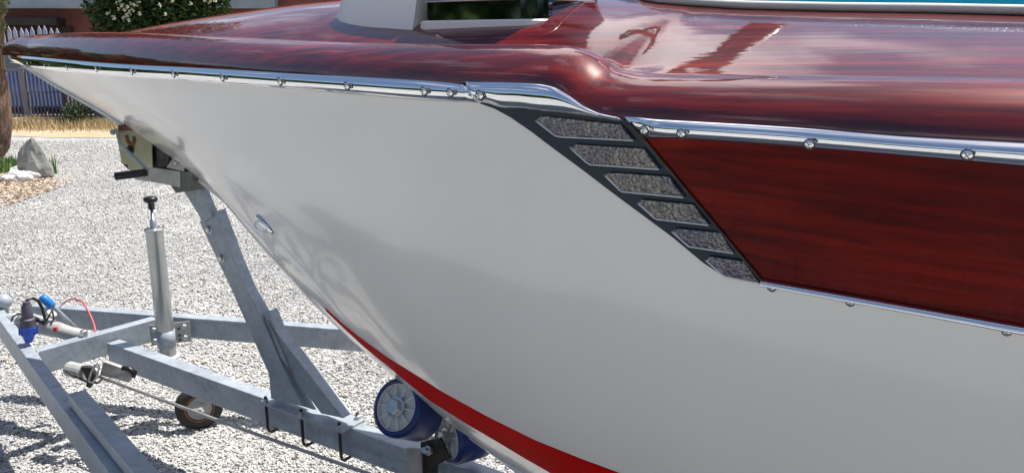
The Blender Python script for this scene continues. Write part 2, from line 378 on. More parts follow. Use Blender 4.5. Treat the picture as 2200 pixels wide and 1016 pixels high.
def deck_beam(s):
    k = math.sqrt(max(0, min(1, (s-.008)/.045)))
    return half_beam(s)*k + .024*max(0, 1-max(s, 0)/.45)**2*k
SC = s_of(at_sheer(1326, 150, -.085)); print('crease s', SC)
def deck_section(s, side=1):
    b = deck_beam(s); inset = min(.085, b*.60) ; aft = sstep(SC-.035, SC+.03, s)
    bul = 0.0; bul *= max(0, min(1, (s-.008)/.1))
    zt = zfit(s, b, v_ct) - .004; zb = max(zt+.01, zfit(s, max(b-inset, 0), v_bt)); row = []
    for i in range(DN+1):
        ph = i/DN; o = b + .008*(1-aft) - inset*(1-math.cos(ph*PI/2))**.88 + bul*math.sin(PI*min(1, ph*1.15))**.8 if ph*1.15 < 1 else b + .008*(1-aft)*(1-ph)*6.6 - inset*(1-math.cos(ph*PI/2))**.88
        row.append(Bw(s, side*max(0, o), zt + (zb-zt)*math.sin(ph*PI/2)**1.05))
    ob = b-inset; zc = zfit(s, 0, v_cr)
    zc = max(zc, zb+.002)
    for i in range(1, CN+1):
        q = 1-(i/CN)**1.6; o = ob*q
        f = 1-q*q; dip = .045*(1-sstep(SC-.14, SC+.10, s))*min(1, max(0, s)/.25)*(sstep(0, .03, ob-o)*math.exp(-max(0, ob-o-.03)/.09))
        if ob > 0: f = f*(1-.0)
        row.append(Bw(s, side*o, zb + (zc-zb)*f - dip))
    return row
DS = [.008, .0085, .010, .013, .017, .022, .028, .036, .044] + [.05+.025*i for i in range(150)]; DS = sorted([s for s in DS if s < 3.55 and abs(s-SC) > .13]+[SC-.12+.01*i for i in range(25)])+[3.7, 4.0, 4.4, 4.9, 5.35]
dp = [deck_section(s) for s in DS]; ds = [deck_section(s, -1) for s in DS]
g = G(); g.grid(dp); g.grid(ds)
g.add([*dp[-1], *ds[-1][::-1]], [tuple(range(2*len(dp[-1])))])
g.out('deck', M_deck, boat, smooth=True)
gd = G(); gd.grid(dp); bvd = BVHTree.FromPolygons([tuple(v) for v in gd.V], gd.F)
def on_deck(u, v, off=0.0):
    d = ray(u, v).normalized(); h = bvd.ray_cast(Vector((0, 0, CH)), d)
    if h[0] is None: return None, None
    nn = h[1] if h[1].dot(d) < 0 else -h[1]
    return h[0]+nn*off, nn

# rub rail (three chrome lengths), bulging out from the sheer
def rail(name, top, bot, n, prof, mt, m=10, label=None):
    ft, fb = curve(top), curve(bot); rows = []
    u0t, u1t, u0b, u1b = top[0][0], top[-1][0], bot[0][0], bot[-1][0]
    for i in range(n):
        k = i/(n-1); ut = u0t+(u1t-u0t)*k; ub = u0b+(u1b-u0b)*k; row = []
        ef = min(1, k*n/1.6, (1-k)*n/1.6+.0)*.85+.15 if True else 1
        for j in range(m+1):
            t = j/m; uu = ut*(1-t)+ub*t; vv = ft(ut)*(1-t)+fb(ub)*t
            row.append(at_sheer(uu, vv, prof(t)*ef-.002))
        rows.append([at_sheer(ut, ft(ut)+.5, -.012)]+row+[at_sheer(ub, fb(ub)-.5, -.012)])
    c0 = [p + Pd*-.012 for p in rows[0]]; c1 = [p + Pd*-.012 for p in rows[-1]]
    g = G(); g.grid([c0]+rows+[c1]); o = g.out(name, mt, boat, smooth=True, label=label)
    e = o.modifiers.new('e', 'EDGE_SPLIT'); e.split_angle = math.radians(50); return o
def pr_a(t): return .004 + .019*math.sin(PI*min(1, t*1.25+.02))**.75 if t < .75 else .004+.019*(max(0, math.sin(PI*min(1, .75*1.25+.02))))**.75*(1-(t-.75)/.25) + .002
def pr_c(t): return .004 + .017*math.sin(PI*(t*.93+.03))**.7
rail('rub_rail', [(22, 117), (89, 123), (207, 133), (300, 139), (394, 143), (507, 149), (621, 156), (780, 164), (900, 171), (985, 178), (1010, 182)],
     [(24, 130), (59, 145), (148, 156), (280, 167), (394, 174), (507, 184), (621, 193), (780, 206), (900, 216), (1018, 221), (1034, 221)], 110, pr_c, M_chrome)
rail('rub_rail', [(993, 175), (1080, 176), (1152, 179), (1187, 185), (1218, 200), (1258, 227), (1294, 242), (1336, 251)],
     [(1012, 216), (1043, 221), (1081, 231), (1116, 233), (1152, 238), (1199, 242), (1258, 251), (1340, 263)], 70, lambda t: .006+.018*math.sin(PI*(t*.9+.05))**.7, M_chrome, label='chrome rub rail length that sweeps down past the step in the deck edge')
rail('rub_rail', [(1341, 251), (1400, 254), (1700, 271), (1950, 291), (2200, 305), (2800, 344), (4200, 436)],
     [(1380, 297), (1460, 301), (1727, 320), (1950, 339), (2200, 361), (2800, 414), (4200, 536)], 130, pr_c, M_chrome)

# emblem plate, raised bars, wood panel, lower strip
hull_patch('emblem_plate', [(1030, 218), (1060, 221), (1110, 229), (1160, 235), (1220, 242), (1290, 252), (1350, 258), (1384, 297), (1470, 400), (1560, 508), (1643, 604)],
           [(1034, 222), (1065, 233), (1100, 252), (1145, 283), (1187, 315), (1250, 361), (1317, 412), (1447, 508), (1512, 562), (1556, 591), (1641, 608)], 70, 14, .003, M_plate, boat)
def z7(x, y): return (1100+x*.4332, 200+y*.4332)
bars = [[(130, 130), (160, 110), (545, 152), (615, 228), (235, 210)], [(300, 262), (330, 250), (665, 270), (740, 370), (395, 347)], [(472, 398), (495, 388), (790, 408), (862, 508), (555, 480)],
        [(635, 535), (655, 522), (912, 545), (985, 645), (725, 615)], [(803, 675), (820, 662), (1045, 685), (1108, 782), (888, 750)], [(970, 815), (985, 800), (1160, 825), (1235, 930), (1060, 895)]]
for bq in bars:
    q = [z7(*p) for p in bq]
    pb = hull_patch('emblem_bar', [q[0], q[1], q[2]], [(q[0][0]+1, q[0][1]+1), q[4], q[3]], 26, 8, .0065, M_bar, boat, raise_=lambda t: .0015*math.sin(PI*t))
    pts = [on_hull(*p, .0068)[0] for p in resample([q[0], q[4], q[3]], 22)]
    g = G(); g.tube(pts, .0016, 6); g.out('bright_edge', M_bolt, pb, smooth=True)
pan = hull_patch('side_panel', [(1383, 294), (1500, 302), (1727, 318), (1950, 337), (2200, 358), (2800, 409), (3800, 497)],
           [(1641, 602), (1760, 623), (1900, 648), (2050, 674), (2200, 700), (2800, 806), (3800, 983)], 60, 14, .002, M_panel, boat)
g = G(); g.tube([on_hull(*p, .004)[0] for p in resample([(1352, 262), (1384, 296), (1642, 604)], 40)], .0022, 8); g.out('panel_trim', M_dark, boat, smooth=True)
hull_patch('lower_strip', [(1638, 597), (1900, 643), (2200, 696), (2800, 802), (3800, 979)], [(1641, 610), (1900, 658), (2200, 714), (2800, 824), (3800, 1006)], 60, 9, .003, M_chrome, boat, raise_=lambda t: .009*math.sin(PI*(t*.9+.05))**.7)

# screws
def screw_mesh():
    g = G(); prof = [(0.0, .42), (.35, .40), (.65, .30), (.88, .14), (1.0, -.1)]
    g.lathe((0, 0, 0), (0, 0, 1), prof[::-1], 20); g.lathe((0, 0, 0), (0, 0, 1), [(1.22, -.3), (1.22, -.06), (.9, -.02)], 20, k=1); 
    g.box((0, 0, .36), 1.2, .16, .14, k=1); g.box((0, 0, .362), .16, 1.2, .14, k=1)
    me = bpy.data.meshes.new('screw'); me.from_pydata([tuple(v) for v in g.V], [], g.F); me.materials.append(M_chrome); me.materials.append(M_dark)
    for p, k in zip(me.polygons, g.M): p.material_index = k; p.use_smooth = (k == 0)
    return me
scm = screw_mesh()
def screw(P, nn, r, parent=boat):
    o = bpy.data.objects.new('screw', scm); link(o, parent); o.location = P - base_of(parent); o.scale = (r*.92, r*.92, r*.75)
    o.rotation_euler = (Vector(nn).to_track_quat('Z', 'Y') @ Quaternion((0, 0, 1), random.random()*3)).to_euler()
for (u, v, rp_) in [(58, 136, 4), (95, 142, 4), (142, 146, 5), (205, 149, 6), (281, 154, 7), (371, 160, 7.5), (476, 168, 8), (600, 176, 8.5), (744, 186, 9), (910, 197, 9.5), (966, 200, 9.5), (1030, 206, 11),
                    (1383, 281, 10), (1463, 288, 10.5), (1738, 311, 11.5), (2078, 334, 13), (2480, 365, 19)]:
    ex = .024
    P = at_sheer(u, v, ex); r = rp_/FPX*(P.y/cp)*.95
    s = s_of(P); T = (Bw(s+.02, half_beam(s+.02), 0)-Bw(s-.02, half_beam(s-.02), 0)).normalized(); nn = Vector((T.y, -T.x, 0)); 
    if nn.dot(Pd) < 0: nn = -nn
    screw(P, (nn+Vector((0, 0, -.25))).normalized(), r)
for (u, v) in [(1662, 612), (1830, 643), (2164, 705)]:
    P, nn = on_hull(u, v, .009); screw(P, nn, 8/FPX*(P.y/cp+.1))
# bow eye
P, nn = on_hull(570, 481, .002); ax = (on_hull(582, 494)[0]-on_hull(558, 468)[0]).normalized(); bx = nn.cross(ax).normalized()
g = G(); rows = []
for i in range(9):
    f = i/8; R = math.cos(f*PI/2)
    rows.append([P + ax*math.cos(a)*.036*R + bx*math.sin(a)*.014*R + nn*(.009*math.sin(f*PI/2)) for a in [2*PI*j/24 for j in range(25)]])
g.grid(rows); be = g.out('bow_eye', M_chrome, boat, smooth=True)
g = G(); g.tube([P + ax*(.020*math.cos(a)) + nn*(.006+.018*math.sin(a)) for a in [PI*j/14 for j in range(15)]], .0032, 8); g.out('eye_loop', M_chrome, be, smooth=True)
# bow end cap of the rub rail
g = G(); g.tube([Bw(-.024, 0, zfit(-.02, 0, v_ct)-.002), Bw(-.020, 0, zfit(-.02, 0, v_sheer)-.012), Bw(.045, .0, zk(.05)-.004), Bw(.10, 0, zk(.10)-.003)], [.008, .010, .006, .003], 10); g.out('bow_cap', M_chrome, boat, smooth=True)

# cowled searchlight housing on the foredeck
def plan_at(u, v, lift=0.0):
    P, nn = on_deck(u, v, 0); return P
def fairing():
    base = [(723, 36), (735, 44), (765, 53), (800, 57), (840, 60), (886, 62)]
    near = [plan_at(*p) for p in base]
    zz = sum(p.z for p in near)/len(near)
    w_ = -Pd*.22                                   # thickness away from the camera
    g = G(); rows = []
    N1 = 24; NB = resample(base, N1)
    for k in range(9):
        h = k/8*.16; row = []
        for i in range(N1):
            P = plan_at(*NB[i]); f = i/(N1-1)
            back = (near[-1]-P)*0.0
            row.append(P + Vector((0, 0, .004+h)) + A*(h*.25*(1-f)) + (-Pd)*(h*.22) )
        far = [q + w_*min(1, .02+2.2*math.sqrt(i/(N1-1))) if i else q for i, q in enumerate(row)]
        rows.append(row[::1] + far[::-1])
    for r in rows: r.append(r[0])
    g.grid(rows); top = rows[-1][:-1]; g.add(top, [tuple(range(len(top)))])
    cow = g.out('front_cowl', M_white, vent, smooth=False, bevel=.004)
vent = mesh('deck_vent', [], [], M_white, boat)
C.objects.unlink(vent); bpy.data.objects.remove(vent)
pA = plan_at(723, 36); pB = plan_at(886, 63); pC = plan_at(1112, 66); pD = plan_at(1152, 50)
vz = pB.z
VT = -Pd*.26
vent = None
# plinth under the chrome case (this mesh is the vent itself, its other pieces are children)
def rnd_poly(p0, p1, depth, rad, z0, z1, nose=False):
    ax = (p1-p0); ax.z = 0; Lh = ax.length; ax.normalize(); ay = Vector((-ax.y, ax.x, 0)); ay = ay if ay.dot(Pd) < 0 else -ay
    pts = []
    for cx, cy, a0 in ((rad, rad, PI), (Lh-rad, rad, 1.5*PI), (Lh-rad, depth-rad, 0), (rad, depth-rad, .5*PI)):
        for k in range(7):
            a = a0+k*PI/12; pts.append(p0 + ax*(cx+rad*math.cos(a)) + ay*(cy+rad*math.sin(a)))
    return pts
pE = plan_at(888, 66); pF = plan_at(1163, 55)
dir_ = (pF-pE); 
poly = rnd_poly(Vector((pE.x, pE.y, 0)), Vector((pF.x, pF.y, 0)), .26, .035, 0, 0)
def loft(polys): 
    g = G(); g.grid([p+[p[0]] for p in polys]); g.add(polys[-1], [tuple(range(len(polys[-1])))]); g.add(polys[0], [tuple(range(len(polys[0])))]); return g
def zadd(pts, z, scale=1.0):
    c = sum(pts, Vector((0, 0, 0)))/len(pts); return [Vector((c.x+(p.x-c.x)*scale, c.y+(p.y-c.y)*scale, 0)) + Vector((0, 0, z)) for p in pts]
zb_ = min(pE.z, pF.z)
vent = loft([zadd(poly, zb_-.02), zadd(poly, zb_+.004), zadd(poly, zb_+.016, .995), zadd(poly, zb_+.019, .975)]).out('searchlight_plinth', M_white, boat)
g = G()
p2 = rnd_poly(Vector((pE.x, pE.y, 0)), Vector((pF.x, pF.y, 0)), .26, .045, 0, 0)
loft([zadd(p2, zb_+.018, .955), zadd(p2, zb_+.16, .93)]).out('chrome_case', M_smoke, vent, smooth=False)
# raised trim line round the chrome case
tr = zadd(p2, zb_+.056, .952); g = G(); g.tube(tr[7:]+tr[:7]+[tr[7]], .0022, 6); g.out('case_trim', M_bolt, vent, smooth=True)
# white front cowl
NB = resample([(723, 38), (733, 47), (752, 53), (780, 58), (820, 61), (886, 65)], 26)
bp = [plan_at(*p) for p in NB]; rows = []
for k in range(10):
    h = -.006 + .17*k/9; row = []
    for i, P in enumerate(bp):
        f = i/25; row.append(Vector((P.x, P.y, pE.z*(f)+P.z*(1-f)+.002+h)) + A*(h*.22*(1-f)) - Pd*(h*.28))
    far = [q - Pd*(.27*math.sin(min(1, (i+.3)/14)*PI/2)) for i, q in enumerate(row)]
    r = row+far[::-1]; r.append(r[0]); rows.append(r)
g = G(); g.grid(rows); g.add(rows[-1][:-1], [tuple(range(len(rows[-1])-1))]); _c = g.out('front_cowl', M_white, vent, smooth=True); _e = _c.modifiers.new('e', 'EDGE_SPLIT'); _e.split_angle = math.radians(35)

# cockpit coaming: cream piping and turquoise padding
cpx = [(1360, -10), (1380, 2), (1420, 8), (1500, 14), (1600, 20), (1800, 25), (2000, 28), (2200, 33), (2500, 42), (2900, 55)]
pts = []
for p in resample(cpx, 50):
    P, nn = on_deck(*p, .004)
    if P: pts.append(P)
first = pts[0]; s0 = s_of(first); o0 = o_of(first); z0_ = first.z
lead = []
for k in range(12):
    a = k/12*PI/2; lead.append(Bw(s0-.10*math.cos(a)*1.0, o0*math.sin(a)*.98, zfit(s0, 0, v_cr)+.004+(z0_-zfit(s0, 0, v_cr)-.004)*math.sin(a)**2))
half = lead+pts
def mirror(P): return Bw(s_of(P), -o_of(P), P.z)
full = [mirror(P) for P in half[::-1]] + half[1:]
pad = G(); pad.tube([P+Vector((0, 0, .003)) for P in full], .0075, 10); pip = pad.out('coaming_piping', M_cream, boat, smooth=True)
g = G(); rows = []
cen = Bw(s0+1.2, 0, z0_)
for P in full:
    s, o = s_of(P), o_of(P); inw = (cen-P); inw.z = 0
    t = Pd*(-1 if o > 0 else 1) if abs(o) > .25 else (Pd*(-o/max(.25, abs(o))) + A*.6).normalized()
    row = []
    for k in range(9):
        a = k/8*PI; row.append(P + t*(.005+.045*(1-math.cos(a))) + Vector((0, 0, .002+.045*math.sin(a)**.8)))
    rows.append(row)
g.grid(rows); g.out('coaming_pad', M_turq, boat, smooth=True)

# unseen hoop added above the frame, bent to mirror a dark streak in varnish
hp = [Bw(3.25, .15, 1.70)]
for u, v, t in ((1690, 33, .13), (1650, 60, .27), (1600, 95, .45), (1560, 125, .62), (1530, 148, .80), (1440, 157, .98)):
    P, nn = on_deck(u, v); d = ray(u, v).normalized(); hp.append(P+(d-2*d.dot(nn)*nn)*t)
hp += [Bw(s_of(hp[-1])-.02, 0, hp[-1].z+.01)]
hp += [mirror(P) for P in hp[:-1][::-1]]
g = G(); g.tube(hp, .02, 10); g.out('reflection_hoop', M_black, boat, smooth=True)

# ================================================================== TRAILER
ZT = .45
apex = at_z(8, 655, ZT)
tr = thing('boat_trailer', 'galvanised boat trailer with winch post, jockey wheel and blue keel rollers under the white bow', 'trailer', Vector((apex.x, apex.y, 0)))
def beam(name, p0, p1, w_, h, side, mt=M_galv, parent=tr, bevel=.004, ext=(0, 0), label=None):
    """p0-p1: one top edge; the section extends w_ to 'side' (a direction) and h down"""
    p0, p1 = Vector(p0), Vector(p1); ax = (p1-p0).normalized(); p0 = p0-ax*ext[0]; p1 = p1+ax*ext[1]
    n_ = Vector((-ax.y, ax.x, 0)).normalized(); n_ = n_ if n_.dot(side) > 0 else -n_
    g = G(); q = [p0, p0+n_*w_, p1+n_*w_, p1]; g.prism(q, Vector((0, 0, -h)))
    return g.out(name, mt, parent, bevel=bevel, label=label)
far_dir = Vector((.2, 1, 0)); near_dir = -far_dir
beam('frame_rail', at_z(-24, 657, ZT), at_z(234, 1016, ZT), .046, .112, Vector((1, 1, 0)), ext=(0, 1.0))
beam('frame_rail', at_z(60, 657, ZT), at_z(740, 708, ZT), .055, .10, far_dir, ext=(0, 1.6))
beam('cross_member', at_z(80, 755, ZT-.002), at_z(338, 684, ZT-.002), .05, .105, far_dir)
ZK = .408
beam('keel_beam', at_z(231, 737, ZK), at_z(872, 964, ZK), .058, .105, far_dir, ext=(.004, .9))
def weld(pts, r=.004):
    g = G(); P = []
    for a, b in zip(pts, pts[1:]):
        for k in range(6): P.append(a.lerp(b, k/6))
    P.append(pts[-1]); g.tube(P, [r*(.8+.5*random.random()) for _ in P], 6); g.out('weld_seam', M_galv2, tr, smooth=True)
weld([at_z(231, 736, ZK), at_z(231, 736, ZK)-Vector((0, 0, .1))]); weld([at_z(80, 756, ZT), at_z(80, 756, ZT)-Vector((0, 0, .1))]); weld([at_z(150, 845, ZT+.003), at_z(205, 920, ZT+.003)], .003)
# raised side arm lying on the near rail
beam('bunk_arm', at_z(146, 845, ZT+.052), at_z(288, 1016, ZT+.052), .056, .050, Vector((1, 1, 0)), ext=(0, .8))
# bracket plate at the rear of the cross member
c = [at_z(321, 697, ZT), at_z(407, 688, ZT)]
tx = (c[1]-c[0]).normalized(); bn = Vector((tx.y, -tx.x, 0))
g = G(); g.prism([c[0]+bn*.012, c[1]+bn*.012, c[1]+bn*.012+Vector((0, 0, -.098)), c[0]+bn*.012+Vector((0, 0, -.098))], -bn*.006)
bk = g.out('jack_bracket', M_galv2, tr, bevel=.001)
W = (c[1]-c[0]).length
for fx, fz in ((.10, -.022), (.10, -.075), (.86, -.022), (.86, -.075)):
    g = G(); P = c[0]+tx*W*fx+Vector((0, 0, fz))+bn*.012; g.lathe(P, bn, [(.013, 0), (.013, .008), (.010, .011), (0, .012)], 6); g.out('bolt', M_bolt, bk)
for fx, fz in ((.24, -.03), (.24, -.062), (.24, -.085), (.72, -.03), (.72, -.062), (.72, -.085)):
    g = G(); P = c[0]+tx*W*fx+Vector((0, 0, fz))+bn*.0125; g.lathe(P, bn, [(.006, 0), (.006, .0005), (0, .0006)], 12); g.out('bolt_hole', M_dark, bk)
# jockey wheel
JB = at_z(358, 712, ZT-.03) + bn*.05
def onv(u, v, P):                       # height at which the vertical through P shows at image row v
    t = (508-v)/FPX; return CH + P.y*(t*cp-sp)/(cp+t*sp)
z0 = onv(0, 768, JB); z1 = onv(0, 494, JB); z2 = onv(0, 450, JB); z3 = onv(0, 424, JB)
jr = .0365
g = G(); g.lathe(JB, (0, 0, 1), [(jr*.8, z0-.10), (jr*.8, z0), (jr, z0), (jr, z1-.004), (jr+.004, z1-.004), (jr+.004, z1+.004), (jr*.9, z1+.008), (0, z1+.010)], 32); g.V = [Vector((v.x, v.y, v.z)) for v in g.V]
jk = g.out('jack_tube', M_tube, tr, smooth=True); jk.data.transform(Matrix.Translation((0, 0, -JB.z)))
e = jk.modifiers.new('e', 'EDGE_SPLIT'); e.split_angle = math.radians(40)
def lat(prof, P=JB, ax=(0, 0, 1), n=24): 
    g = G(); g.lathe(Vector((P.x, P.y, 0)), ax, prof, n); return g
lat([(jr, z0+.0), (jr+.02, z0+.004), (jr+.022, z0+.010), (jr, z0+.014)]).out('collar', M_grey, jk, smooth=True)
lat([(.013, z1), (.013, z1+.045), (.006, z1+.047), (.006, z2+.01), (0, z2+.01)], n=16).out('spindle', M_bolt, jk, smooth=True)
lat([(0, z2), (.013, z2), (.014, z2+.03), (.021, z3-.022), (.028, z3-.016), (.029, z3-.004), (.022, z3+.002), (0, z3+.003)], n=14).out('knob', M_black, jk, smooth=True)
# clamp round the tube
g = G(); zc_ = ZT-.05
for dz in (0.0,): g.lathe(Vector((JB.x, JB.y, 0)), (0, 0, 1), [(jr+.0005, zc_-.03), (jr+.003, zc_-.03), (jr+.003, zc_+.045), (jr+.0005, zc_+.045)], 28)
g.out('clamp', M_galv, bk, smooth=True)
# wheel
WC = at_z(428, 872, .105); wax = Vector((.42, -.90, 0)).normalized()
wr = .100
jw = lat([(jr*.7, WC.z+.13), (jr*.7, z0-.1)], n=16)
g = G(); g.lathe(WC, wax, [(.052, -.028), (.080, -.030), (wr, -.020), (wr+.002, 0), (wr, .020), (.080, .030), (.052, .028)], 40)
tyre = g.out('jockey_wheel', M_rubber, tr, smooth=True)
g = G(); g.lathe(WC, wax, [(.053, .027), (.050, .029), (.046, .018), (.022, .014), (.018, .03), (0, .03)], 32); g.lathe(WC, wax, [(.053, -.027), (.046, -.018), (.022, -.014), (.018, -.03), (0, -.03)], 32)
g.out('rim', M_grey, tyre, smooth=True)
g = G(); g.lathe(WC, wax, [(.056, .0305), (.060, .0315), (.064, .0308)], 40); g.out('rust_ring', M_rust, tyre, smooth=True)
fk = Vector((JB.x, JB.y, WC.z+.16))
for sgn in (1, -1):
    g = G(); sd_ = wax*.042*sgn
    hx = wax.cross(Vector((0, 0, 1)))
    g.prism([fk+sd_-hx*.045, fk+sd_+hx*.045, WC+sd_+hx*.018+Vector((0, 0, -.01)), WC+sd_-hx*.018+Vector((0, 0, -.01))], wax*.004*sgn); g.out('fork', M_grey, tyre, bevel=.001)
g = G(); g.box(fk+Vector((0, 0, .004)), .10, .09, .008, Matrix.Rotation(math.atan2(wax.y, wax.x), 3, 'Z')); g.tube([WC-wax*.05, WC+wax*.05], .007, 10); g.tube([Vector((JB.x, JB.y, z0-.1)), fk], .028, 20); g.out('fork_crown', M_grey, tyre)

# winch post
def Pw(pts, o): return [at_o(u, v, o) for u, v in pts]
def prism_px(name, pts, o_near, o_far, mt, parent=tr, bevel=.002, label=None):
    g = G(); g.prism(Pw(pts, o_near), Pd*(o_far-o_near)); return g.out(name, mt, parent, bevel=bevel, label=label)
post = prism_px('winch_post', [(428, 476), (462, 453), (500, 555), (527, 620), (560, 677), (605, 783), (650, 873), (582, 856), (577, 802), (541, 722), (496, 620)], -.021, -.066, M_galv)
prism_px('inner_post', [(389, 402), (396, 380), (418, 370), (438, 425), (456, 466), (436, 478)], -.012, -.044, M_galv, post)
prism_px('brace', [(566, 672), (575, 668), (593, 712), (663, 803), (738, 898), (690, 888), (630, 808), (604, 770)], -.024, -.068, M_galv, post)
g = G(); g.prism(Pw([(603, 755), (650, 872), (676, 880)], -.04), Pd*-.008); g.out('gusset', M_galv, post)
for (u, v) in ((449, 493), (476, 555)):
    P = at_o(u, v, -.021); g = G(); g.lathe(P, Pd, [(.012, 0), (.012, .008), (.010, .010), (0, .0105)], 6); g.lathe(P, Pd, [(.016, 0), (.016, .002), (.012, .003)], 20); g.out('bolt', M_bolt, post)
# weld bead on the post
g = G(); g.tube(Pw([(573, 690), (590, 722), (612, 770), (628, 808)], -.018), [.003, .005, .004, .003], 7); g.out('weld_bead', M_galv2, post, smooth=True)
def S_at(u, v): return s_of(at_z(u, v, ZK))
sA, sB_ = S_at(566, 862), S_at(748, 925)
oc = o_of(at_z(650, 890, ZK))
ocn = oc-.029
g = G(); g.prism([Bw(sA, ocn+.055, ZK+.008), Bw(sB_, ocn+.055, ZK+.008), Bw(sB_, ocn-.055, ZK+.008), Bw(sA, ocn-.055, ZK+.008)], Vector((0, 0, -.009))); bpz = g.out('base_plate', M_galv, post, bevel=.001)
for k in range(3):
    s = sA+.025+(sB_-sA-.05)*k/2
    g = G(); ob_ = .044
    path = [Bw(s, ocn+ob_, ZK+.03), Bw(s, ocn+ob_, ZK-.095), Bw(s, ocn+ob_-.005, ZK-.110), Bw(s, ocn+ob_-.015, ZK-.118), Bw(s, ocn-ob_+.015, ZK-.118), Bw(s, ocn-ob_+.005, ZK-.110), Bw(s, ocn-ob_, ZK-.095), Bw(s, ocn-ob_, ZK+.03)]
    g.tube(path, .0058, 8); ub = g.out('u_bolt', M_dark, bpz, smooth=True)
    for sg in (1, -1):
        g = G(); g.lathe(Bw(s, ocn+sg*ob_, ZK+.008), (0, 0, 1), [(.013, 0), (.013, .003), (.0105, .003), (.0105, .013), (.009, .014), (0, .014)], 6); g.out('nut', M_bolt, bpz)
# winch
def zA(x, y): return (200+x*.2461, 250+y*.2461)
M_head = noisy('greenish_dark_paint', (.09, .10, .085), (.15, .16, .14), 12, .5)
wn = prism_px('winch', [zA(*p) for p in [(222, 82), (300, 92), (380, 130), (450, 170), (506, 215), (515, 445), (310, 470), (300, 425), (247, 408), (232, 330), (203, 160)]], .052, .046, M_zinc)
prism_px('winch_cap', [zA(*p) for p in [(218, 78), (342, 92), (360, 125), (240, 128), (222, 118)]], .058, .02, M_rust, wn, bevel=.001)
P = at_o(*zA(328, 190), .053); g = G()
ring = [P + Vector((0, 0, 1))*.023*math.sin(a) + A*.023*math.cos(a) for a in [PI*.9+PI*1.2*j/20 for j in range(21)]]
g.tube(ring, .007, 8); g.out('ratchet_pawl', M_rust, wn, smooth=True)
P = at_o(*zA(330, 290), .053); g = G(); g.lathe(P, Pd, [(.017, 0), (.017, .004), (.011, .005), (.011, .012), (0, .013)], 12); g.out('pivot_nut', M_dark, wn)
# drum and toothed gear
P = at_o(355, 335, .0); g = G(); g.lathe(P, Pd, [(.045, -.03), (.022, -.028), (.022, .030), (.045, .032), (.045, .036), (0, .036)], 28); g.out('winch_drum', M_dark, wn, smooth=False)
P = at_o(352, 337, .038); g = G(); poly = []
for j in range(64):
    r_ = .038 if (j//2) % 2 else .0335; a = 2*PI*j/64; poly.append(P + A*r_*math.cos(a)+Vector((0, 0, r_*math.sin(a))))
g.prism(poly, Pd*.005); g.out('winch_gear', M_dark, wn)
g = G()
for j in range(7): g.tube([at_o(355, 335, -.026+.008*j) + A*.027*math.cos(a) + Vector((0, 0, .027*math.sin(a))) for a in [2*PI*q/20 for q in range(21)]], .0045, 6)
g.out('winch_strap', M_black, wn, smooth=True)
prism_px('winch_far_plate', [zA(*p) for p in [(260, 90), (506, 215), (700, 330), (700, 445), (310, 470), (240, 400)]], -.046, -.052, M_dark, wn)
prism_px('winch_bracket', [(277, 362), (330, 360), (386, 368), (387, 403), (340, 394), (290, 386)], .044, -.044, M_galv2, wn)
prism_px('support_plate', [(357, 360), (377, 331), (400, 346), (394, 368)], .050, .045, M_galv2, wn, bevel=.001)
P = at_o(380, 348, .050); g = G(); g.lathe(P, Pd, [(.010, 0), (.010, .006), (0, .007)], 6); g.out('bolt', M_bolt, wn)
prism_px('post_head', [(367, 401), (388, 368), (414, 368), (409, 411), (378, 415)], .040, -.040, M_head, wn)
prism_px('bow_stop', [(436, 376), (446, 374), (456, 391), (446, 392)], .04, -.04, M_rubber, wn)
# crank
g = G(); cr = [at_o(*zA(172, 140), .085), at_o(*zA(195, 118), .088), at_o(*zA(212, 150), .092), at_o(*zA(237, 248), .10), at_o(*zA(478, 470), .125)]
g.tube([cr[1], cr[2], cr[3], cr[4]], .0062, 8); g.tube([at_o(*zA(172, 140), .04), at_o(*zA(172, 140), .10)], .010, 12)
ck = g.out('crank_arm', M_galv, wn, smooth=True)
g = G(); a0, a1 = at_o(*zA(476, 490), .125), at_o(*zA(190, 525), .205); d = (a0-a1)
g.tube([a1, a1+d*.03, a1+d*.5, a1+d*.97, a0], [.0125, .0138, .0142, .0138, .012], 18); g.out('crank_grip', M_black, ck, smooth=True)
g = G(); g.tube([a1-d*.008, a1+d*.01], .007, 12); g.out('grip_pin', M_bolt, ck)

# rod under the keel beam
g = G(); g.tube([at_z(205, 806, .34), at_z(505, 916, .34), at_z(830, 1030, .34)], .0062, 8); g.out('brake_rod', M_galv2, tr, smooth=True)
# brake linkage hanging under the cross member
g = G(); g.tube([at_z(150, 792, .36), at_z(182, 800, .36)], [.032, .032], 16); lk = g.out('brake_linkage', M_grey, tr)
q = [at_z(*p, .37) for p in ((172, 792), (196, 796), (206, 812), (196, 836), (184, 832), (186, 815))]
g = G(); zq = [Vector((p.x, p.y, p.z)) for p in q]; Yr = at_z(190, 800, .37).y
g.prism([at_y(u, v, Yr) for u, v in ((172, 788), (196, 790), (204, 806), (194, 833), (184, 831), (186, 815))], Vector((0, .02, 0))); g.out('linkage_lever', M_dark, lk, bevel=.002)
g = G(); g.prism([at_y(u, v, Yr+.02) for u, v in ((222, 776), (262, 790), (288, 802), (276, 822), (240, 812), (214, 806))], Vector((0, .02, 0))); g.out('linkage_fin', M_galv2, lk, bevel=.002)
g = G(); g.tube([at_y(u, v, Yr+.02) for u, v in ((262, 790), (277, 792), (289, 801), (287, 810))], [.009, .012, .013, .008], 10); g.out('linkage_clevis', M_black, lk, smooth=True)
g = G(); g.tube([at_y(u, v, Yr-.02) for u, v in ((190, 818), (196, 800), (203, 786), (211, 778), (213, 790), (207, 812), (198, 822), (190, 818))], .004, 7); g.out('linkage_spring', M_bolt, lk, smooth=True)
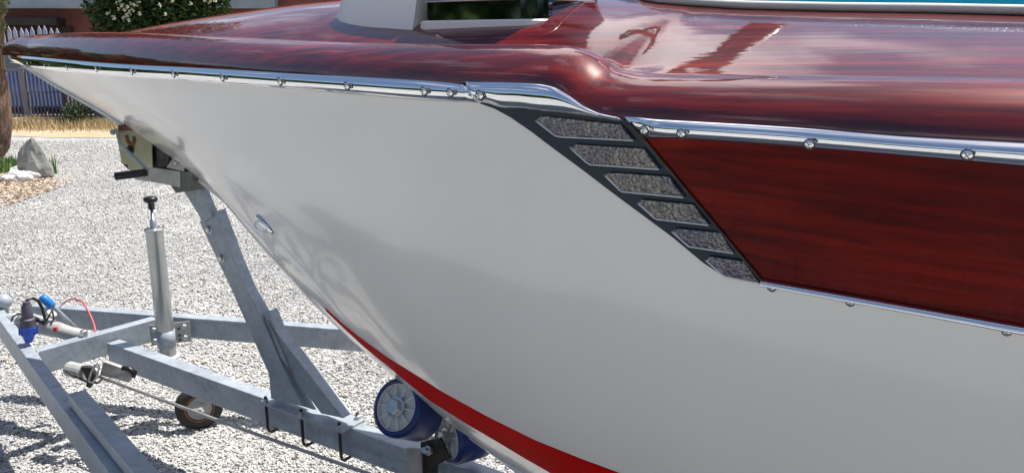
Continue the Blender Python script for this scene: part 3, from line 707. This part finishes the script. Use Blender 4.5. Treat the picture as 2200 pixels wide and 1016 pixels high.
g = G(); g.tube([at_y(u, v, Yr) for u, v in ((140, 796), (160, 808), (182, 818), (210, 822), (222, 812))], .0045, 7); g.out('linkage_cable', M_dark, lk, smooth=True)

# tow coupling, handbrake lever, plug and cables
zc2 = ZT-.01
g = G(); hs = [at_z(52, 690, zc2+.01), at_z(95, 700, zc2+.01), at_z(150, 716, zc2+.0), at_z(192, 722, zc2-.01)]
g.tube(hs, [.045, .040, .030, .026], 20); cpl = g.out('coupling_housing', M_grey, tr, smooth=True)
Yc = hs[1].y
g = G(); g.tube([at_y(100, 690, Yc+.05), at_y(112, 672, Yc+.05)], .022, 16); g.out('housing_boss', M_grey, cpl)
P0, P1, P2 = at_y(172, 714, Yc+.02), at_y(112, 656, Yc-.02), at_y(92, 638, Yc-.03)
g = G(); g.tube([P0, P1, P2], .0095, 12); lv = g.out('handbrake_lever', M_galv, cpl, smooth=True)
g = G(); g.tube([at_y(113, 659, Yc-.02), at_y(110, 656, Yc-.02), at_y(94, 641, Yc-.03), at_y(89, 636, Yc-.03)], [.017, .0195, .0195, .014], 16); g.out('lever_grip', M_blueg, lv, smooth=True)
g = G(); g.lathe(at_z(180, 712, zc2+.03), (0, 0, 1), [(.016, -.02), (.016, .004), (.012, .008), (0, .008)], 6); g.out('bolt', M_bolt, cpl)
g = G(); g.lathe(at_z(119, 706, zc2+.04), (0, 0, 1), [(.010, -.01), (.010, .008), (0, .009)], 12); g.out('red_button', M_redc, cpl)
g = G(); P = at_y(8, 648, Yc+.25)
rows = []
for i in range(9):
    a = -PI/2+PI*i/8; rows.append([P+Vector((math.cos(a)*math.cos(b)*.036, math.cos(a)*math.sin(b)*.036, math.sin(a)*.036)) for b in [2*PI*j/20 for j in range(21)]])
g.grid(rows); g.tube([at_y(4, 672, Yc+.25), P], [.03, .018], 12); g.tube([at_y(-30, 690, Yc+.3), at_y(40, 690, Yc+.1)], [.04, .036], 14); g.out('coupling_head', M_galv, cpl, smooth=True)
# plug
Yp = at_z(60, 738, ZT).y-.01
pa, pb_ = at_y(62, 736, Yp), at_y(57, 646, Yp); d = pb_-pa; Lp = d.length
def lathe_px(name, prof, mt, parent, n=20):
    g = G(); g.lathe(pa, d, [(r_, h*Lp) for r_, h in prof], n); o = g.out(name, mt, parent, smooth=True); e = o.modifiers.new('e', 'EDGE_SPLIT'); e.split_angle = math.radians(35); return o
M_plug = noisy('plug_grey_plastic', (.07, .06, .085), (.10, .09, .12), 30, .5, bs=.05)
pl = lathe_px('electric_plug', [(0, .36), (.031, .36), (.031, .44), (.029, .58), (.022, .60), (.021, .86), (.016, .90), (.014, .98), (0, .99)], M_plug, tr)
lathe_px('plug_ring', [(0, .02), (.014, .02), (.022, .14), (.024, .20), (.030, .21), (.033, .36), (.033, .40), (.0, .402)], M_bluep, pl)
g = G()
for j in range(12):
    a = 2*PI*j/12; X = d.orthogonal().normalized(); Y = d.normalized().cross(X); R = Matrix((X, Y, d.normalized())).transposed()
    g.box(pa+d*.30+(X*math.cos(a)+Y*math.sin(a))*.033, .005, .005, Lp*.16, R)
g.out('plug_ribs', M_bluep, pl)
g = G(); cab = [(57, 648), (60, 643), (70, 640), (82, 646), (90, 660), (95, 678), (99, 694)]
g.tube([at_y(u, v, Yp+.015*i) for i, (u, v) in enumerate(cab)], .0065, 8); g.out('plug_cable', M_black, pl, smooth=True)
g = G(); g.tube([at_y(u, v, Yp+.03*i) for i, (u, v) in enumerate([(98, 692), (112, 666), (116, 684), (108, 698)])], .004, 7)
g.out('safety_cable', M_black, cpl, smooth=True)
g = G(); g.tube([at_y(u, v, Yp+.02) for u, v in ((70, 684), (84, 688), (98, 694))], [.012, .010, .012], 10); g.out('hitch_pin', M_black, cpl, smooth=True)
g = G(); g.tube([at_y(u, v, Yp+.06) for u, v in ((24, 690), (28, 680), (40, 674), (56, 676))], .004, 7); g.out('safety_cable', M_black, cpl, smooth=True)
g = G(); rc = [(126, 662), (134, 654), (146, 645), (160, 642), (174, 647), (186, 662), (196, 682), (202, 698), (205, 714)]
rc = [(u, v) for u, v in rc]; nP = len(rc)
base_pts = [at_y(u, v, 3.55-.22*i/(nP-1)) for i, (u, v) in enumerate(rc)]
f = [[curve([(i, base_pts[i][k]) for i in range(nP)]) for k in range(3)]][0]
sm = [Vector([f[k](t*(nP-1)/40) for k in range(3)]) for t in range(41)]
g.tube(sm, [.0022+.003*(i/40) for i in range(41)], 8); g.out('red_cable', M_redc, tr, smooth=True)

# keel rollers
def roller(c0, ax, label=None, R=.086, Ln=.125):
    ax = Vector(ax).normalized()          # c0: centre of the outer face, ax points away from the camera
    g = G(); g.lathe(c0, ax, [(.066, .004), (R-.012, 0), (R-.003, .004), (R, .014), (R, Ln-.014), (R-.003, Ln-.004), (R-.012, Ln), (.066, Ln-.004)], 56)
    o = g.out('keel_roller', M_blue, tr, smooth=True, label=label); e = o.modifiers.new('e', 'EDGE_SPLIT'); e.split_angle = math.radians(50)
    X = ax.orthogonal().normalized(); Y = ax.cross(X)
    g = G(); g.lathe(c0, ax, [(.067, .002), (.0655, .002), (.062, .012), (.024, .012), (.022, .004), (.0, .004)], 48); g.lathe(c0, ax, [(.067, Ln-.002), (.062, Ln-.012), (.0, Ln-.012)], 48)
    hb = g.out('hub', M_hub, o, smooth=True); e = hb.modifiers.new('e', 'EDGE_SPLIT'); e.split_angle = math.radians(40)
    g = G(); g.lathe(c0, ax, [(.0655, .002), (.0665, .0), (.0675, .002)], 48)
    for j in range(10):
        a = 2*PI*j/10+.2; dd = X*math.cos(a)+Y*math.sin(a); tt = ax.cross(dd)
        R3 = Matrix((dd, tt, ax)).transposed(); g.box(c0+dd*.043+ax*.007, .042, .0026, .010, R3)
    g.out('hub_ribs', M_hubrib, hb)
    g = G(); g.lathe(c0, ax, [(.030, .004), (.030, -.002), (.020, -.003)], 24); g.lathe(c0, ax, [(.0245, -.002), (.0245, -.015), (.021, -.018), (0, -.0185)], 6)
    g.out('hub_bolt', M_bolt, hb)
    return o
tv = -Pd                                   # across the boat, away from the camera
c1 = at_o(850, 874, .175)
ax1 = (tv*.86 + A*.02 + Vector((0, 0, -.47))).normalized()
r1 = roller(c1, ax1, 'big blue roller showing its pale ribbed hub and hex bolt')
c2 = at_o(950, 945, .03)
c2 = c2 + tv*.02
r2 = roller(c2, (tv*.86 + A*.36 + Vector((0, 0, -.05))).normalized(), 'shaded blue roller close under the keel')
g = G(); g.prism(Pw([(872, 962), (903, 964), (905, 1060), (874, 1050)], .07), Pd*-.012); crd = g.out('roller_cradle', M_galv2, tr, bevel=.003)
g = G(); g.prism(Pw([(903, 950), (945, 940), (965, 985), (938, 1000), (936, 1070), (903, 1066)], .045), Pd*-.010); g.out('cradle_arm', M_dark, crd, bevel=.002)
g = G(); q0, q1 = at_o(910, 966, .075), at_o(938, 970, .02); g.tube([q0, q1], .009, 12); g.lathe(at_o(920, 967, .058), (q0-q1), [(.015, -.006), (.015, .006), (.0, .007)], 6); g.out('cradle_bolt', M_bolt, crd)

# ================================================================== BACKGROUND
def gz(u, v): return at_z(u, v, 0)
FY = 16.8
M_fence = noisy('fence_mauve_grey', (.15, .15, .18), (.22, .21, .25), 3, .6)
M_picket = noisy('fence_picket_violet', (.05, .05, .075), (.10, .09, .13), 4, .6)
fl, fr = at_y(12, 150, FY), at_y(330, 150, FY); FT = 1.08
fence = thing('picket_fence', 'grey violet metal fence of narrow pickets in front of the blue car', 'fence', (fl.x, FY, 0))
x = fl.x; i = 0
for zz, hh in ((FT-.02, .05), (.62, .025), (.12, .045)):
    g = G(); g.box(((fl.x+fr.x)/2, FY, zz), fr.x-fl.x, .04, hh); g.out('rail', M_fence, fence)
while x < fr.x:
    g = G(); g.box((x, FY-.035, .58), .034, .018, .92); g.out('picket', M_picket, fence); x += .080
for u in (55, 205, 330):
    g = G(); px_ = at_y(u, 200, FY).x; g.box((px_, FY-.02, .55), .11, .09, 1.1); g.box((px_, FY-.02, 1.11), .13, .11, .02); g.out('post', M_fence, fence)
# car
M_car = mat('car_blue', (.05, .15, .48), .25, .3, coat=1); M_glass = mat('car_glass', (.02, .05, .10), .08, spec=.8)
cx0, cx1 = at_y(20, 200, 19.5).x, at_y(262, 200, 19.5).x
car = thing('parked_car', 'blue hatchback parked behind the picket fence', 'car', ((cx0+cx1)/2, 19.5, 0))
Lc = 3.9; xm = cx1-Lc
prof = [(0, .2), (0, .62), (.05, .95), (.35, 1.02), (.8, 1.42), (1.5, 1.5), (2.2, 1.47), (3.0, .98), (3.75, .85), (3.9, .60), (3.9, .20), (3.3, .13), (.5, .13)]
g = G(); g.prism([Vector((cx1-px_, 18.7, pz)) for px_, pz in prof], Vector((0, 1.6, 0))); g.out('body', M_car, car, bevel=.05)
for wp in ([(.55, 1.02), (.9, 1.38), (1.35, 1.42), (1.35, 1.02)], [(1.42, 1.02), (1.42, 1.42), (2.1, 1.41), (2.75, 1.02)]):
    g = G(); g.prism([Vector((cx1-px_, 18.69, pz)) for px_, pz in wp], Vector((0, .02, 0))); g.out('side_window', M_glass, car)
for wx in (.72, 3.1):
    g = G(); wc = Vector((cx1-wx, 18.72, .31)); g.lathe(wc, (0, -1, 0), [(.0, .02), (.19, .02), (.20, .06), (.30, .06), (.31, 0), (.30, -.15)], 28); wl = g.out('wheel', M_rubber, car, smooth=True)
    g = G(); g.lathe(wc, (0, -1, 0), [(.0, .05), (.10, .055), (.19, .045)], 10); g.out('wheel_cover', M_grey, wl)
M_lampw = mat('white_lens', (.8, .8, .8), .2)
g = G(); g.box((cx1-.12, 18.67, .66), .22, .04, .10); g.out('tail_light', M_lampw, car)
g = G(); g.box((cx1-.02, 18.8, .40), .10, .3, .12); g.out('bumper', M_galv2, car, bevel=.02)
# house behind
HY = 24.0
def hx(u): return at_y(u, 50, HY).x
def hz(v): return at_y(200, v, HY).z
M_wall = noisy('russet_render', (.14, .045, .035), (.22, .08, .06), 1.2, .85)
M_band = noisy('grey_blue_cladding', (.24, .30, .34), (.34, .40, .44), 2, .6)
M_dk = noisy('dark_timber', (.014, .012, .010), (.035, .028, .022), 4, .7)
house = thing('brick_house', 'dark russet house with grey blue balcony band behind the fence', 'house', (hx(200), HY+3, 0))
g = G(); g.box((hx(200), HY+3, 2.6), 26, 6, 5.2); g.out('wall', M_wall, house)
g = G(); g.box((hx(160), HY-.15, hz(9)), 12, .35, hz(0)-hz(20)+.02); g.out('balcony_band', M_band, house, bevel=.02)
g = G(); g.box((hx(75), HY-.45, hz(48)), hx(150)-hx(0), .5, hz(40)-hz(57)); g.out('awning', M_dk, house, bevel=.03)
g = G(); g.box((hx(80), HY-.05, hz(85)), hx(150)-hx(0), .06, hz(57)-hz(110)); g.out('window', M_dk, house)
g = G(); g.box((hx(80), HY-.04, 3.6), 2.2, .05, 1.2); g.out('window', M_glass, house)
g = G(); g.prism([Vector((hx(200)-14, HY-1, 5.2)), Vector((hx(200)-14, HY+7, 5.2)), Vector((hx(200)-14, HY+3, 7.6))], Vector((28, 0, 0))); g.out('roof', noisy('roof_tile', (.16, .05, .03), (.26, .09, .05), 6, .9), house)
# pale pointed pales behind the bow
M_pale = noisy('pale_painted_wood', (.42, .40, .46), (.58, .56, .60), 5, .7)
wf = thing('paling_fence', 'pale pointed paling fence in the shade behind the bow', 'fence', (at_y(40, 80, 20.8).x, 20.8, 0))
for i, u in enumerate(range(4, 125, 13)):
    P = at_y(u+random.uniform(-2, 2), 60, 21.0); zt = at_y(0, 58+random.uniform(-3, 4), 21).z
    g = G(); w2 = .05
    g.prism([Vector((P.x-w2, 21, .05)), Vector((P.x+w2, 21, .05)), Vector((P.x+w2, 21, zt-.12)), Vector((P.x, 21, zt)), Vector((P.x-w2, 21, zt-.12))], Vector((0, .02, 0))); g.out('paling', M_pale, wf)
g = G(); g.box((at_y(64, 80, 21).x, 21.05, 1.0), 1.7, .04, .09); g.out('rail', M_pale, wf)

# foliage
def leaves(name, centers, n, size, mt, parent=None, squash=1.0):
    """centers: (center, radius) clumps; many small leaf quads"""
    V = []; F = []
    w_ = np.array([r**2 for c, r in centers]); w_ = w_/w_.sum()
    idx = rng.choice(len(centers), n, p=w_)
    for k in idx:
        c, r = centers[k]; dv = rng.normal(size=3); dv /= np.linalg.norm(dv); rr = r*(rng.random()**.35)
        p = Vector((c[0]+dv[0]*rr, c[1]+dv[1]*rr, c[2]+dv[2]*rr*squash))
        q = Quaternion(Vector(rng.normal(size=3)).normalized(), rng.random()*6.28); s_ = size*(.6+rng.random()*.8)
        i0 = len(V); V += [p+q@Vector((-s_, 0, 0)), p+q@Vector((0, -s_*.45, s_*.15)), p+q@Vector((s_, 0, 0)), p+q@Vector((0, s_*.45, s_*.15))]; F.append((i0, i0+1, i0+2, i0+3))
    return mesh(name, V, F, mt, parent)
def leafmat(name, c1, c2, c3):
    m = mat(name, c1, .55, spec=.3); gi = N(m, 'ShaderNodeNewGeometry'); setc(m, ramp(m, gi.outputs['Random Per Island'], [(0, c1), (.6, c2), (1, c3)])); return m
M_leaf = leafmat('leaf_dark', (.012, .035, .010), (.035, .075, .020), (.09, .14, .035))
M_leafy = leafmat('leaf_pale', (.10, .13, .04), (.20, .24, .09), (.34, .34, .20))
M_flower = mat('blossom_cream', (.62, .63, .46), .6)
M_bark = mat('bark', (.2, .15, .1), .9); _f = noise(M_bark, coords(M_bark, 0, (9, 9, 2.0)), 2.0, 8, .7)
setc(M_bark, ramp(M_bark, _f, [(.3, (.035, .018, .010)), (.5, (.17, .09, .05)), (.7, (.38, .30, .24))])); bump(M_bark, _f, 1, .05)
BY = 17.5
bush = thing('flowering_bush', 'dark green bush dotted with cream blossoms behind the foredeck', 'bush', (at_y(300, 100, BY).x, BY, 0))
cl = []
for u, v, r in ((225, 15, .45), (265, -20, .6), (300, 30, .5), (340, 0, .6), (385, 15, .5), (420, -30, .6), (250, 60, .5), (320, 80, .6), (390, 70, .6), (300, -70, .7), (380, -80, .7), (455, 30, .45), (300, 150, .7), (400, 150, .7), (480, -50, .5)):
    P = at_y(u, v, BY+random.uniform(-.3, .3)); cl.append((P, r))
leaves('foliage', cl, 26000, .055, M_leaf, bush)
g = G()
for k in range(6): g.tube([Vector((at_y(300, 100, BY).x+random.uniform(-.2, .2), BY, 0)), Vector((cl[k][0].x, BY, cl[k][0].z))], [.05, .02], 7)
g.out('stem', M_bark, bush)
V = []; F = []
for (u, v) in [(258, 3), (262, 12), (250, 8), (281, 8), (275, 15), (283, 22), (268, 22), (254, 20), (273, 35), (277, 43), (290, 12), (297, 5), (343, 12), (355, 30), (370, 3), (245, 38), (300, 30), (440, 2), (452, 4), (462, 1), (230, 30), (278, 28), (266, 42), (410, 8)]:
    P = at_y(u, v, BY-.72)
    for k in range(9):
        q = Quaternion(Vector(rng.normal(size=3)).normalized(), rng.random()*6); s_ = .028; i0 = len(V); c_ = P+Vector(rng.normal(size=3)*.018)
        V += [c_+q@Vector((-s_, 0, 0)), c_+q@Vector((0, -s_, 0)), c_+q@Vector((s_, 0, 0)), c_+q@Vector((0, s_, 0))]; F.append((i0, i0+1, i0+2, i0+3))
mesh('blossom', V, F, M_flower, bush)
# tree at the left edge
TY = 11.8; tb = at_z(-24, 345, 0)
tree = thing('old_tree', 'rough barked leaning tree trunk at the left edge of the yard', 'tree', tb)
def tp(u, v): return at_y(u-7, v, tb.y)
g = G(); tpp = [(-28, 350), (-22, 310), (-18, 260), (-22, 200), (-26, 130), (-24, 60), (-16, 0), (-6, -90), (10, -220)]
g.tube([tp(u, v)+Vector((0, random.uniform(-.03, .03), 0)) for u, v in tpp], [.20, .28, .31, .29, .24, .21, .19, .17, .13], 20)
g.tube([tp(-20, 20), tp(4, -30), tp(40, -120)], [.12, .09, .05], 10); g.out('trunk', M_bark, tree, smooth=True)
leaves('ivy', [(tp(2, 150), .10), (tp(0, 60), .13), (tp(4, 20), .12), (tp(1, 100), .1), (tp(6, -10), .15)], 700, .03, M_leafy, tree)
leaves('crown', [(tp(-80, -420), 1.2), (tp(60, -400), 1.0), (tp(-20, -520), 1.3), (tp(-180, -450), 1.1)], 7000, .08, M_leaf, tree)
# standing stone and rim rocks
M_stone = noisy('weathered_stone', (.20, .20, .17), (.46, .45, .42), 7, .9, bs=.6, bd=.03)
M_stonel = noisy('white_limestone', (.55, .54, .52), (.74, .73, .70), 6, .9, bs=.5, bd=.03)
def rock(name, c, rx, ry, rz, mt, parent=None, seed=0, taper=0.0):
    r_ = random.Random(seed); bm = bmesh.new(); bmesh.ops.create_icosphere(bm, subdivisions=3, radius=1)
    ph = [r_.uniform(0, 6) for _ in range(6)]
    for v in bm.verts:
        x, y, z = v.co; k = 1+.14*math.sin(3.1*x+ph[0])*math.cos(2.7*y+ph[1])+.10*math.sin(5*z+ph[2]+2*x)+.05*math.sin(9*x+ph[3])*math.sin(8*z+ph[4])
        k = round(k*14)/14*.5+k*.5; t = 1-taper*max(0, (z+1)/2)**1.0
        v.co = Vector((x*k*rx*t, y*k*ry*t, z*k*rz))
    V = [v.co+Vector(c) for v in bm.verts]; F = [tuple(v.index for v in f.verts) for f in bm.faces]; bm.free()
    return mesh(name, V, F, mt, parent)
sb = gz(78, 384)
hh = onv(0, 292, sb)
st = rock('standing_stone', (sb.x, sb.y, hh*.42), .27, .13, hh*.55, M_stone, seed=3, taper=.68); st['label'] = 'upright pointed grey stone beside the tree'; st['category'] = 'stone'
k = 0
rl = [(20, 392, .10, 'small whitish rock nearest the tree trunk'), (34, 388, .13, 'flat white rock left of the middle of the rim'), (52, 392, .11, 'round white rock in front of the pointed stone'), (68, 386, .13, 'largest white rock against the foot of the pointed stone'), (92, 382, .12, 'rightmost white rock by the weed'), (40, 372, .10, 'whitish rock behind the others near the green weeds')]
for u, v, r_, lab in rl:
    P = gz(u, v); k += 1; o = rock('rim_rock', (P.x, P.y, r_*.35), r_, r_*.8, r_*.65, M_stonel, seed=10+k); o['label'] = lab; o['category'] = 'rock'; o['group'] = 'white rocks round the tree bed'
# weeds, grass, litter
def blades(name, spots, n, h, mt, lab, cat, lean=.4, wd=.006):
    V = []; F = []
    for k in range(n):
        (x0, y0), (sx, sy) = spots[int(rng.integers(len(spots)))]; x = x0+rng.normal()*sx; y = y0+rng.normal()*sy
        hh_ = h*(.4+rng.random()*.9); a = rng.random()*6.28; l_ = lean*hh_*rng.random(); w_ = wd*(.6+rng.random())
        d1 = Vector((math.cos(a), math.sin(a), 0)); d2 = Vector((-d1.y, d1.x, 0)); b_ = Vector((x, y, 0)); i0 = len(V)
        V += [b_-d2*w_, b_+d2*w_, b_+d1*l_*.4+Vector((0, 0, hh_*.6))+d2*w_*.7, b_+d1*l_*.4+Vector((0, 0, hh_*.6))-d2*w_*.7, b_+d1*l_+Vector((0, 0, hh_))]
        F += [(i0, i0+1, i0+2, i0+3), (i0+3, i0+2, i0+4)]
    o = mesh(name, V, F, mt); o['kind'] = 'stuff'; o['label'] = lab; o['category'] = cat; return o
M_dry = leafmat('dry_grass', (.34, .24, .12), (.52, .40, .22), (.66, .56, .36)); M_green = leafmat('green_weed', (.06, .14, .03), (.14, .24, .06), (.26, .34, .12))
xs = [at_y(u, 255, 15.8).x for u in range(0, 420, 12)]
blades('dry_grass', [((x, 16.0), (.12, .45)) for x in xs], 9000, .16, M_dry, 'strip of dry yellow grass along the foot of the fence', 'grass')
blades('green_weeds', [((gz(u, v).x, gz(u, v).y), (.10, .12)) for u, v in ((5, 372), (18, 366), (32, 362), (8, 355), (45, 358))], 900, .12, M_green, 'low green weeds among the white rocks', 'weeds')
P = gz(115, 374); o = blades('tall_weed', [((P.x, P.y), (.03, .03))], 26, .25, M_green, 'thin upright weed standing in gravel right of the white rocks', 'plant'); del o['kind']
P = gz(165, 250); bb = thing('dry_shrub', 'sparse twiggy shrub at the foot of the fence', 'shrub', (P.x, 15.9, 0))
PX = at_y(165, 245, 15.9)
leaves('foliage', [((PX.x, 15.9, .22), .3)], 700, .03, M_leaf, bb)
g = G()
for k in range(14):
    a = random.uniform(0, 6.28); g.tube([Vector((PX.x, 15.9, 0)), Vector((PX.x+.3*math.cos(a), 15.9+.15*math.sin(a), random.uniform(.2, .5)))], [.008, .003], 5)
g.out('stem', M_bark, bb)
# leaf litter
V = []; F = []
M_litter = leafmat('leaf_litter', (.36, .26, .18), (.54, .43, .33), (.68, .58, .47))
for k in range(5200):
    if k < 4700:
        u = abs(rng.normal())*62; v = 372+abs(rng.normal())*30+u*.10
        if v > 452-u*.35: continue
    else: u = rng.random()*900-100; v = 400+rng.random()*400
    P = gz(u-6, v); q = Quaternion(Vector(rng.normal(size=3)).normalized(), rng.random()*.7); s_ = .014+rng.random()*.014; i0 = len(V)
    rz_ = Quaternion((0, 0, 1), rng.random()*6); P.z = .010+rng.random()*.014
    if k >= 4700: s_ *= .8
    V += [P+q@(rz_@Vector((-s_, 0, 0))), P+q@(rz_@Vector((0, -s_*.5, .004))), P+q@(rz_@Vector((s_, 0, 0))), P+q@(rz_@Vector((0, s_*.5, .004)))]; F.append((i0, i0+1, i0+2, i0+3))
o = mesh('leaf_litter', V, F, M_litter); o['kind'] = 'stuff'; o['label'] = 'dry brown leaf litter strewn over the gravel by the rocks'; o['category'] = 'leaf litter'
# earth strip under the dry grass
g = G(); g.grid([[Vector((-16+26*i/20, 14.2+12*j/6+ (.25*math.sin(i*1.7) if j == 0 else 0), .006)) for j in range(7)] for i in range(21)])
o = g.out('verge', noisy('dry_earth', (.34, .25, .16), (.52, .41, .28), 3, .95, bs=.4, bd=.02)); o['kind'] = 'structure'

# wooded edge of the yard behind the viewpoint (seen mirrored in chrome and varnish)
cl = []
for i in range(40):
    a = math.radians(134+236*i/39); tall = a < math.radians(203)
    R_ = (12 if tall else 13)+random.uniform(-.8, 1.2); nk = 3
    for k in range(nk): cl.append((Vector((R_*math.cos(a)+random.uniform(-.8, .8), R_*math.sin(a)+random.uniform(-.6, .6), .5+k*1.0)), 1.2 if tall else 1.0))
o = leaves('hedge_trees', cl, 60000, .28, M_leaf); o['kind'] = 'stuff'; o['label'] = 'dense dark green trees closing the far side of the yard'; o['category'] = 'wood'
for (u, v) in ((1250, 80), (1350, 70), (1450, 90), (1600, 100), (1900, 100), (500,40), (650,60), (500, 100)):
    P, nn = on_deck(u, v); d = ray(u, v).normalized(); r = d-2*d.dot(nn)*nn
    print('RR', u, v, [round(x, 2) for x in r])
print('objects', len(bpy.data.objects))
